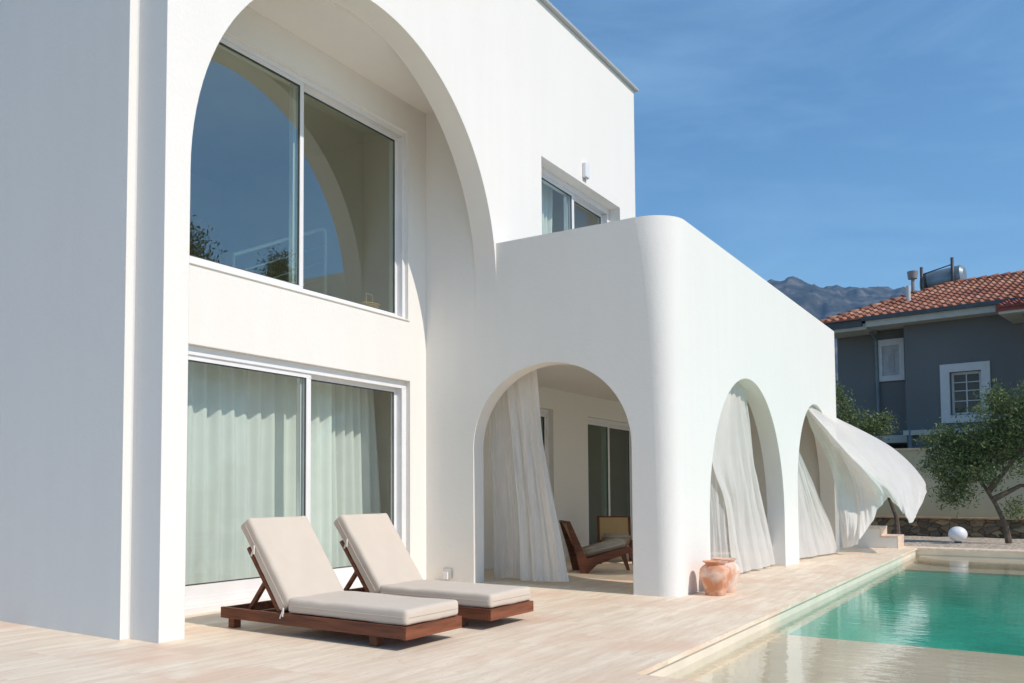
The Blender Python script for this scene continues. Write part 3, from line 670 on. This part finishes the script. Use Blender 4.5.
# ============================================================ STEPS, GLOBE LAMP, GARDEN WALL
s = MB()
for k, (ya, h0, h1_) in enumerate(((2.42, 0, .24), (2.72, .24, .41), (3.02, .41, .59))):
    s.box(19.95, 20.85, ya, 4.4, max(.001, h0-.0299), h1_-.03)
st_ = s.build('garden_steps', M['plaster'], loc=(20.4, 3.2, 0)); tag(st_, 'three low stone steps beside the far end of the villa', 'steps')
for k, (ya, h1_) in enumerate(((2.42, .24), (2.72, .41), (3.02, .59))):
    s = MB(); s.box(19.93, 20.87, ya-.02, (ya+.3 if k < 2 else 4.4), h1_-.0295, h1_); s.box(19.955, 20.845, ya-.018, ya-.001, (0, .241, .411)[k], h1_-.03); s.build('tread', M['stone_step'], st_)
gl_ = empty('globe_lamp', (22.7, 1.59, 0)); tag(gl_, 'white globe garden lamp on the gravel near the stone plinth', 'lamp')
m, nt, out = mat('opal'); p = N(nt, 'ShaderNodeBsdfPrincipled', Roughness=.3); p.inputs[0].default_value = (.85, .85, .86, 1); nt.links.new(p.outputs[0], out.inputs[0]); M['opal'] = m
s = MB(); s.lathe([(.18*math.sin(R(a)), .195-.18*math.cos(R(a))*.92) for a in range(8, 181, 8)]+[(0.0001, .3606)], (22.7, 1.59, 0)); s.build('globe', M['opal'], gl_)
s = MB(); s.lathe([(0, 0), (.07, 0), (.07, .035), (0, .035)], (22.7, 1.59, 0), 20); s.build('base', M['darkmetal'], gl_)
# garden wall
gw = empty('garden_wall', (26.3, 2, 0)); tag(gw, 'long beige garden wall on a rough stone plinth behind the pool', 'wall')
M['gwall'] = simple('beige_render', (.50, .47, .32), .9, .08, .6, bump=.3, bscale=12)
s = MB(); s.box(26.35, 26.6, -16, 14, .42, 2.18); s.build('rendered_wall', M['gwall'], gw)
s = MB(); s.box(26.31, 26.64, -16, 14, 2.18, 2.235); s.build('coping', simple('pale_coping', (.55, .5, .36), .9), gw)
m, nt, out = mat('rubble'); L = nt.links.new
co = coords(nt, (1, 1, 1.5), 'World')
nd = N(nt, 'ShaderNodeTexNoise', Scale=3.0, Detail=2.0); L(co, nd.inputs['Vector']); dm = mixc(nt, .22, co, nd.outputs['Color'])
v = N(nt, 'ShaderNodeTexVoronoi', Scale=5.5); L(dm, v.inputs['Vector'])
v2 = N(nt, 'ShaderNodeTexVoronoi', Scale=5.5, feature='DISTANCE_TO_EDGE'); L(dm, v2.inputs['Vector'])
c = ramp(nt, v.outputs['Color'], [(.1, (.07, .06, .045)), (.5, (.17, .135, .09)), (.9, (.34, .26, .15))])
ed = ramp(nt, v2.outputs['Distance'], [(.0, (.30, .27, .24)), (.09, (1, 1, 1))]); c = mixc(nt, 1.0, c, ed, 'MULTIPLY')
b = N(nt, 'ShaderNodeBump', Strength=1.0, Distance=.08); L(v2.outputs['Distance'], b.inputs['Height'])
p = N(nt, 'ShaderNodeBsdfPrincipled', Roughness=.9); L(c, p.inputs[0]); L(b.outputs[0], p.inputs['Normal']); L(p.outputs[0], out.inputs[0]); M['rubble'] = m
s = MB(); ny, nz = 420, 8; vs = []
for j in range(nz+1):
    for i in range(ny+1):
        y = -16+30*i/ny; z = .46*j/nz
        vs.append((26.05+.05*noise.noise((y*4, z*5, 1))-.04*noise.noise((y*9, z*9, 4)), y, z-.03))
w_ = ny+1; s.add(vs, [(j*w_+i, j*w_+i+1, (j+1)*w_+i+1, (j+1)*w_+i) for j in range(nz) for i in range(ny)])
s.add([(26.05, -16, .43), (26.05, 14, .43), (26.35, 14, .43), (26.35, -16, .43)], [(0, 1, 2, 3)])
s.build('stone_plinth', M['rubble'], gw)
s = MB(); s.box(25.99, 26.349, -16, 14, .431, .47); s.build('plinth_coping', simple('brown_coping', (.42, .28, .16), .9, .25, 5), gw)

# ============================================================ TREES
M['olive'] = leafmat('olive_leaf', (.05, .08, .025), (.13, .18, .06), (.28, .34, .16))
M['darkleaf'] = leafmat('dark_leaf', (.012, .03, .01), (.03, .06, .018), (.07, .11, .03))
M['bark'] = simple('bark', (.13, .10, .07), .9, .35, 14, bump=.6, bscale=30)
def leaves(mb, c, n, spread, size, rnd, up=.3):
    for _ in range(n):
        d = Vector((rnd.gauss(0, 1), rnd.gauss(0, 1), rnd.gauss(0, 1)))
        p = c + Vector((d.x*spread, d.y*spread, d.z*spread*.8))
        a = Vector((rnd.uniform(-1, 1), rnd.uniform(-1, 1), rnd.uniform(-.6, 1)+up)).normalized()
        b = a.cross(Vector((rnd.uniform(-1, 1), rnd.uniform(-1, 1), rnd.uniform(-1, 1)))).normalized()
        l = size*rnd.uniform(.7, 1.3); w = l*.3
        mb.add([p, p+a*l*.5+b*w*.5, p+a*l, p+a*l*.5-b*w*.5], [(0, 1, 2, 3)])
def tree(name, base, trunks, blobs, nl, size, label, cat='tree', leaf='olive', group=None, seed=1, clump=.11, tr=.06, dens=1):
    rnd = random.Random(seed); root = empty(name, base); tag(root, label, cat, group)
    tb = MB(); base = Vector(base)
    for pts in trunks:
        P_ = [base+Vector(p) for p in pts]; n = len(P_); tb.tube(P_, [tr*(1-.65*i/(n-1))*(1.15 if i == 0 else 1) for i in range(n)], 8)
    tips = [base+Vector(t[-1]) for t in trunks]
    cb = MB()
    for (bx, by, bz, rx, rz_, k) in blobs:
        c = base+Vector((bx, by, bz)); a = min(tips, key=lambda t: (t-c).length)
        for q in range(max(2, k//8)):
            e = c+Vector((rnd.gauss(0, .45)*rx, rnd.gauss(0, .45)*rx, rnd.gauss(0, .45)*rz_)); mid = (a+e)/2+Vector((rnd.uniform(-.1, .1), rnd.uniform(-.1, .1), rnd.uniform(0, .15)))*rx
            tb.tube([a, mid, e], [tr*.3, tr*.2, tr*.08], 5, False)
        for _ in range(int(k*dens)):
            d = Vector((rnd.gauss(0, 1), rnd.gauss(0, 1), rnd.gauss(0, 1))).normalized()*rnd.random()**.4
            cc = c+Vector((d.x*rx, d.y*rx, d.z*rz_)); sp = clump*rnd.uniform(.6, 1.3)
            leaves(cb, cc, nl, sp, size, rnd)
    tb.build('trunk', M['bark'], root, recalc=False); cb.build('crown', M[leaf], root, recalc=False)
    return root
tree('olive_tree', (23.4, .70, 0),
     [[(0, 0, 0), (-.05, .05, .4), (.0, .22, .85), (.1, .45, 1.3), (.0, .6, 1.8)], [(0, .25, .95), (.15, -.25, 1.25), (.2, -.8, 1.2)], [(0, .35, 1.1), (-.1, 0, 1.6), (-.1, -.4, 2.2)]],
     [(0, 1.05, 1.75, .50, .50, 52), (0, .95, 1.15, .36, .38, 28), (0, .55, 2.15, .55, .5, 52), (.1, .05, 2.15, .5, .5, 40), (0, -.35, 2.55, .5, .55, 42), (0, .15, 2.8, .45, .5, 32),
      (0, -.9, 2.4, .6, .7, 50), (0, 1.15, 2.3, .38, .35, 22), (-.1, .45, 1.55, .45, .35, 26), (0, -.55, 3.1, .4, .4, 22), (0, -.15, 1.8, .4, .3, 16), (-.05, -.15, .7, .16, .18, 6), (0, .1, 3.15, .2, .3, 8)],
     28, .085, 'olive tree with leaning trunk and ragged crown, right of the globe lamp', seed=3, dens=2.0)
tree('olive_tree', (24.5, 2.95, 0),
     [[(0, 0, 0), (0, .02, .5), (0, .2, 1.1), (0, .5, 1.8), (0, .75, 2.4)], [(0, .2, 1.1), (0, .1, 1.7), (0, .3, 2.2)]],
     [(0, .75, 2.6, .5, .42, 44), (0, .35, 2.75, .28, .3, 18), (0, 1.2, 2.9, .42, .6, 40), (0, 1.35, 3.6, .22, .4, 16), (0, .9, 2.1, .4, .4, 20)],
     28, .085, 'olive tree rising behind the flying curtain beside the end of the villa', seed=8, dens=2.0)
# trees across the garden, seen mirrored in the upper window
tree('garden_tree', (22.6, -14.6, 0), [[(0, 0, 0), (0, 0, 6), (.2, 0, 10)]], [(0, 0, 10.4, 1.4, 1.3, 110), (1.5, -.7, 9.3, 1.4, 1.1, 80), (-1.2, .6, 9.4, 1.4, 1.4, 80), (0, 0, 8, 2.2, 1.3, 100)], 50, .2, 'dark leafy tree mirrored low in the left pane of the upper window', leaf='darkleaf', seed=11, clump=.35, tr=.25)
tree('garden_tree', (32.6, -18.4, 0), [[(0, 0, 0), (0, 0, 6), (0, 0, 11)]], [(0, 0, 12.5, .4, .8, 30), (0, 0, 11.3, .9, .9, 60), (0, 0, 9.7, 1.2, 1.1, 70), (0, 0, 7.2, 1.4, 1.3, 60)], 50, .2, 'pointed dark tree mirrored beside the mullion of the upper window', leaf='darkleaf', seed=12, clump=.3, tr=.25)
tree('garden_tree', (29.5, -16.8, 0), [[(0, 0, 0), (0, 0, 4), (0, 0, 7)]], [(0, 0, 9.7, 1.5, 1.0, 80), (-1.5, 1, 9.5, 1.5, .9, 60), (0, 0, 8.2, 1.9, 1.1, 60), (0, 0, 6.6, 2.2, 1.3, 60)], 45, .2, 'low round dark tree mirrored between the two others in the upper window', leaf='darkleaf', seed=13, clump=.35, tr=.25)

# ============================================================ NEIGHBOUR'S HOUSE
nb = empty('neighbour_house', (30.818, 3.542, 0), R(-8.54))
tag(nb, 'grey two storey house with red tiled hip roof and white window surrounds', 'house')
M['grey'] = simple('grey_render', (.15, .155, .155), .9, .05, .8, bump=.2)
M['wsur'] = simple('white_surround', (.62, .62, .62), .7, .05)
M['soffit'] = simple('cream_soffit', (.50, .49, .44), .8, .05)
M['gutter'] = simple('gutter', (.07, .08, .09), .5, .2, 3)
M['pipe'] = simple('downpipe', (.16, .19, .2), .5)
def bl(mb, s0, s1, x0, x1, z0, z1): return mb.box(x0, x1, -s1, -s0, z0, z1)
f = MB()   # right block with window hole
f.slab([[(-.16, 0), (-9, 0), (-9, 6.2), (-.16, 6.2)], [(-1.36, 3.36), (-2.16, 3.36), (-2.16, 4.64), (-1.36, 4.64)]], lambda a, b, t: (t, a, b), .3)
bl(f, .16, 9, .301, 7, 0, 6.2); f.build('wall', M['grey'], nb, local=True)
f = MB(); bl(f, -2.0, .159, .7, 7, 2.6, 6.2); bl(f, -2.0, -1.0, .7, 7, 0, 2.6); f.build('wall', M['grey'], nb, local=True)
f = MB(); bl(f, -2.1, -.76, -.46, .68, 6.12, 6.30); bl(f, -.75, 9, -.55, .24, 6.17, 6.36); bl(f, -2.1, 9, .69, 7.3, 6.21, 6.3); f.build('soffit', M['soffit'], nb, local=True)
f = MB(); bl(f, -2.15, -.86, -.55, -.47, 6.22, 6.43); bl(f, -.85, 9, -.66, -.551, 6.36, 6.48); f.build('gutter', M['gutter'], nb, local=True)
f = MB(); f.tube([(-.3, .82, 6.3), (.2, .82, 6.1), (.6, .80, 5.9), (.62, .78, 2.9), (.62, .78, .0)], .05, 10); f.build('downpipe', M['pipe'], nb, local=True)
f = MB(); f.tube([(-.12, -.28, 2.98), (-.12, -.28, 0)], .05, 10); f.build('downpipe', M['pipe'], nb, local=True)
f = MB(); bl(f, .10, 9, -.16, -.001, 2.80, 2.95); bl(f, -2.0, .099, .45, .699, 2.62, 2.85); f.build('string_course', M['soffit'], nb, local=True)
# window with white surround
f = MB(); f.slab([[(-1.10, 3.12), (-2.36, 3.12), (-2.36, 4.86), (-1.10, 4.86)], [(-1.34, 3.34), (-2.14, 3.34), (-2.14, 4.62), (-1.34, 4.62)]], lambda a, b, t: (-.06+t, a, b), .058)
wn = f.build('window', M['wsur'], nb, local=True)
f = MB()
for (a, b, c, d) in ((1.345, 1.42, 3.345, 4.615), (2.06, 2.135, 3.345, 4.615), (1.421, 2.059, 4.54, 4.615), (1.421, 2.059, 3.345, 3.42), (1.725, 1.755, 3.421, 4.539)): bl(f, a, b, .10, .15, c, d)
for z in (3.75, 4.05, 4.3): bl(f, 1.421, 1.724, .105, .145, z, z+.025); bl(f, 1.756, 2.059, .105, .145, z, z+.025)
f.build('frame', M['wsur'], wn, local=True)
f = MB()
for k in range(24): z = 3.40+k*.049; f.add([(.22, -1.42, z), (.22, -2.06, z), (.25, -2.06, z+.045), (.25, -1.42, z+.045)], [(0, 1, 2, 3)])
f.build('blind', simple('blind', (.05, .065, .07), .6), wn, local=True)
f = MB(); bl(f, 1.42, 2.06, .12, .128, 3.42, 4.54); f.build('pane', M['glass_dark'], wn, local=True)
f = MB(); f.slab([[(.85, 4.58), (.02, 4.58), (.02, 5.90), (.85, 5.90)], [(.65, 4.75), (.16, 4.75), (.16, 5.70), (.65, 5.70)]], lambda a, b, t: (.62+t, a, b), .079)
wn2 = f.build('window', M['wsur'], nb, local=True)
f = MB(); bl(f, -.65, -.16, .66, .695, 4.75, 5.70); sh_ = f.build('shutter', simple('shutter', (.42, .42, .43), .6), wn2, local=True)
f = MB(); bl(f, -.47, -.30, .648, .659, 4.85, 5.45); bl(f, -.63, -.18, .648, .659, 5.5, 5.52); f.build('shutter_panel', simple('shutter_panel', (.36, .36, .37), .6), wn2, local=True)
# tiled hip roof
m, nt, out = mat('roof_tile'); L = nt.links.new
co = coords(nt, kind='Object'); geo = nt.nodes.new('ShaderNodeNewGeometry')
n = N(nt, 'ShaderNodeTexNoise', Scale=1.4, Detail=6.0, Roughness=.7); L(co, n.inputs['Vector'])
a_ = N(nt, 'ShaderNodeMath', operation='MULTIPLY_ADD'); L(geo.outputs['Random Per Island'], a_.inputs[0]); a_.inputs[1].default_value = .45
sb = N(nt, 'ShaderNodeMath', operation='SUBTRACT'); L(n.outputs[0], sb.inputs[0]); sb.inputs[1].default_value = .2; L(sb.outputs[0], a_.inputs[2])
c = ramp(nt, a_.outputs[0], [(.12, (.07, .04, .03)), (.36, (.24, .09, .055)), (.6, (.38, .15, .085)), (.9, (.46, .27, .18))])
p = N(nt, 'ShaderNodeBsdfPrincipled', Roughness=.8); L(c, p.inputs[0]); L(p.outputs[0], out.inputs[0]); M['tile'] = m
def tiles(mb, s0, s1, xlo, inside, z_of, col=.23, row=.36):
    nc = int((s1-s0)/col)
    for i in range(nc):
        s = s0+i*col; j = 0
        while True:
            x = xlo(s)+j*row; j += 1
            if x > 6: break
            if not inside(s+col/2, x+row/2): continue
            vs = []; sk = .02*math.sin(i*7.1+j*3.3)
            for (xx, lift) in ((x-.03, .055+.01*sk), (x+row, .0)):
                for k in range(6):
                    u = k/5; h = .075*math.sin(math.pi*min(1, u/.62)) if u < .62 else -.01
                    vs.append((xx, -(s+col*u), z_of(xx)+h+lift))
            fs = [(k, k+1, 7+k, 6+k) for k in range(5)]
            b0 = len(vs)
            vs += [(x-.028, -(s+col*k/5), z_of(x-.03)) for k in range(6)]
            fs += [(b0+k, b0+k+1, k+1, k) for k in range(5)]
            mb.add(vs, fs)
XR = 3.6; PIT = math.tan(R(20)); ZE = 6.44
zof = lambda x: ZE+(x+.6)*PIT
f = MB()
hipL = lambda x: -2.15+(x+.62)*.68
tiles(f, -3.1, 9, lambda s: -.62, lambda s, x: x < XR and s > hipL(x), zof)
zr = zof(XR)
f.add([(-.6, 2.13, zof(-.6)-.01), (-.6, -9, zof(-.6)-.01), (XR, -9, zr-.01), (XR, -hipL(XR), zr-.01)], [(0, 1, 2, 3)])
f.add([(XR, -9, zr-.012), (XR, -hipL(XR), zr-.012), (7.2, 2.13, 6.44), (7.2, -9, 6.44)], [(0, 1, 2, 3)])
f.add([(XR, -hipL(XR), zr-.012), (-.6, 2.13, zof(-.6)-.012), (7.2, 2.13, 6.44)], [(0, 1, 2)])
rf = f.build('roof', M['tile'], nb, local=True, recalc=False)
f = MB()
def caps(a, b, n):
    a = Vector(a); b = Vector(b)
    for k in range(n):
        p = a.lerp(b, k/n); q = a.lerp(b, (k+1.08)/n); p = p+Vector((0, 0, .015)); f.tube([p, q+Vector((0, 0, -.02))], [.11, .085], 10)
caps((XR, -9, zr+.02), (XR, -hipL(XR), zr+.02), 26); caps((-.62, 2.15, zof(-.62)+.02), (XR, -hipL(XR), zr+.02), 13)
f.build('ridge_tiles', M['tile'], rf, local=True)
f = MB(); f.tube([(1.2, .0, 6.9), (1.2, .0, 7.62)], .065, 14); f.build('vent_pipe', M['wsur'], nb, local=True)
f = MB(); f.tube([(3.9, .55, 7.6), (3.9, .55, 8.45)], .055, 10); f.tube([(3.9, .55, 8.4), (3.9, .55, 8.66)], [.14, .17], 14); f.build('flue', simple('flue', (.33, .3, .28), .6), nb, local=True)
# side porch roof, dark red
f = MB(); bl(f, 2.95, 9, -1.9, -.001, 5.86, 5.99); f.build('porch_soffit', M['soffit'], nb, local=True)
f = MB(); zo2 = lambda x: 6.03+(x+1.95)*.25
tiles(f, 2.9, 9, lambda s: -1.95, lambda s, x: x < -.2, zo2); f.add([(-1.95, -2.9, 6.0), (-1.95, -9, 6.0), (-.1, -9, 6.45), (-.1, -2.9, 6.45)], [(0, 1, 2, 3)])
bl(f, 2.9, 9, -1.95, -1.905, 5.93, 6.02)
f.build('porch_roof', simple('dark_tile', (.20, .045, .03), .7, .4, 4), nb, local=True, recalc=False)
f = MB(); bl(f, 3.45, 3.8, -1.6, -1.25, 0, 5.86); f.build('porch_pillar', M['grey'], nb, local=True)
# solar tank: stands on the roof
stn = empty('solar_tank', (30.818, 3.542, 0), R(-8.54)); tag(stn, 'grey cylindrical solar water tank on a black stand on the tiled roof', 'water tank')
M['tank'] = simple('galvanised', (.22, .27, .30), .4, .25, 3, metal=.4)
f = MB(); f.tube([(4.5, .42, 8.25), (4.5, .37, 8.25), (4.5, -.80, 8.36), (4.5, -.87, 8.36)], [.30, .40, .40, .30], 24); tk = f.build('tank', M['tank'], stn, local=True)
f = MB(); f.tube([(4.5, .25, 8.26), (4.5, .18, 8.27)], .41, 24, False); f.build('strap', M['darkmetal'], tk, local=True); f = MB(); f.tube([(4.5, -.55, 8.335), (4.5, -.62, 8.34)], .41, 24, False); f.build('strap', M['darkmetal'], tk, local=True)
f = MB(); f.tube([(4.0, .30, 7.6), (4.0, .30, 8.78)], .05, 8); f.tube([(4.0, -.62, 7.6), (4.0, -.62, 8.95)], .05, 8); f.tube([(4.0, .30, 8.52), (4.0, -.62, 8.72)], .02, 6)
f.build('stand', M['darkmetal'], stn, local=True)

# ============================================================ MOUNTAIN
m, nt, out = mat('mountain_rock'); L = nt.links.new
co = coords(nt, (1, 1, .7), 'World'); n = N(nt, 'ShaderNodeTexNoise', Scale=.016, Detail=12.0, Roughness=.68, Distortion=.15); L(co, n.inputs['Vector'])
c = ramp(nt, n.outputs[0], [(.38, (.03, .04, .03)), (.52, (.065, .07, .06)), (.62, (.15, .14, .12)), (.75, (.26, .24, .21))])
b = N(nt, 'ShaderNodeBump', Strength=.6, Distance=8.0); L(n.outputs[0], b.inputs['Height'])
p = N(nt, 'ShaderNodeBsdfPrincipled', Roughness=.95); L(c, p.inputs[0]); L(b.outputs[0], p.inputs['Normal']); L(p.outputs[0], out.inputs[0])
s = MB(); NA, NR = 700, 90; vs = []
for j in range(NR+1):
    q = j/NR; d = 1500+1900*q
    for i in range(NA+1):
        az = R(-25+70*i/NA); x, y = d*math.cos(az), d*math.sin(az)
        prof_ = math.sin(min(1, q/.68)*math.pi/2)**1.5 if q < .68 else 1-(q-.68)*1.2
        H = 574-7.5*max(0, 12-math.degrees(az))+5*noise.noise((az*6, 3, 0))+9*noise.noise((az*21, 1, 0))+7*noise.noise((az*60, 1, 0))
        rg = noise.fractal(Vector((x*.0045, y*.0045, 0)), 1.0, 2.1, 6)
        z = max(0, prof_*H+(rg*30-24*abs(noise.noise((az*34+.5*q, q*5, 2)))-12*abs(noise.noise((az*90, q*9, 7)))+20)*max(0, math.sin(min(1, q*1.08)*math.pi))**.5)-3
        vs.append((x, y, z))
w_ = NA+1; s.add(vs, [(j*w_+i, j*w_+i+1, (j+1)*w_+i+1, (j+1)*w_+i) for j in range(NR) for i in range(NA)], True)
tag(s.build('mountain', m, sharp=180, recalc=False), kind='structure')
# air
m, nt, out = mat('haze_air'); pv = nt.nodes.new('ShaderNodeVolumePrincipled')
pv.inputs['Color'].default_value = (.18, .50, 1, 1); pv.inputs['Density'].default_value = 1.3e-4; pv.inputs['Anisotropy'].default_value = .1
nt.links.new(pv.outputs[0], out.inputs['Volume'])
s = MB(); s.box(-4001, 4001, -4001, 4001, -2.2, 760); hz = s.build('haze', m); tag(hz, 'thin blue air fading the far mountain', 'haze', kind='stuff')

# ============================================================ SKY, SUN
EL = 44.5; AZ = 1.0
wd = bpy.data.worlds.new('World'); sc.world = wd; wd.use_nodes = True
nt = wd.node_tree; L = nt.links.new; bg = nt.nodes['Background']
sky = nt.nodes.new('ShaderNodeTexSky'); sky.sky_type = 'NISHITA'; sky.sun_disc = False
sky.sun_elevation = R(EL); sky.sun_rotation = R(180-AZ); sky.altitude = 0; sky.air_density = 1.0; sky.dust_density = .2; sky.ozone_density = 1.6
co = coords(nt, (1.0, 1.6, 5.5), 'Generated', (0, 0, R(30)))
n = N(nt, 'ShaderNodeTexNoise', Scale=1.6, Detail=9.0, Roughness=.6, Distortion=.7); L(co, n.inputs['Vector'])
cf = ramp(nt, n.outputs[0], [(.42, (0, 0, 0)), (.78, (.26, .26, .26))])
col = mixc(nt, cf, sky.outputs[0], (5.4, 6.6, 8.0))
col = mixc(nt, 1.0, col, (.76, .985, 1.05), 'MULTIPLY')
L(col, bg.inputs[0]); bg.inputs[1].default_value = .136
sl = bpy.data.lights.new('sun', 'SUN'); sl.energy = 3.45; sl.angle = R(.53); sl.color = (1, .895, .79)
so = bpy.data.objects.new('sun', sl); COL.objects.link(so); so.rotation_euler = (R(90-EL), 0, R(-AZ)); so.location = (0, -10, 20)

# ============================================================ CAMERA
cam = bpy.data.cameras.new('camera'); co_ = bpy.data.objects.new('camera', cam); COL.objects.link(co_)
cam.sensor_width = 36; cam.lens = 886.18/1024*36; cam.shift_x = (512-400)/1024; cam.shift_y = (443.56-341.5)/1024; cam.clip_end = 12000; cam.clip_start = .05
pitch = R(3.0); gx_, gy_ = .808, .589
fwd = Vector((gx_*math.cos(pitch), gy_*math.cos(pitch), math.sin(pitch)))
co_.location = (0, 0, 1.15); co_.rotation_euler = fwd.to_track_quat('-Z', 'Y').to_euler()
sc.camera = co_
sc.render.engine = 'CYCLES'
sc.cycles.max_bounces = 10; sc.cycles.diffuse_bounces = 5; sc.cycles.transparent_max_bounces = 24; sc.cycles.volume_bounces = 0
sc.view_settings.view_transform = 'Standard'; sc.view_settings.look = 'None'; sc.view_settings.gamma = 1; sc.view_settings.exposure = .14
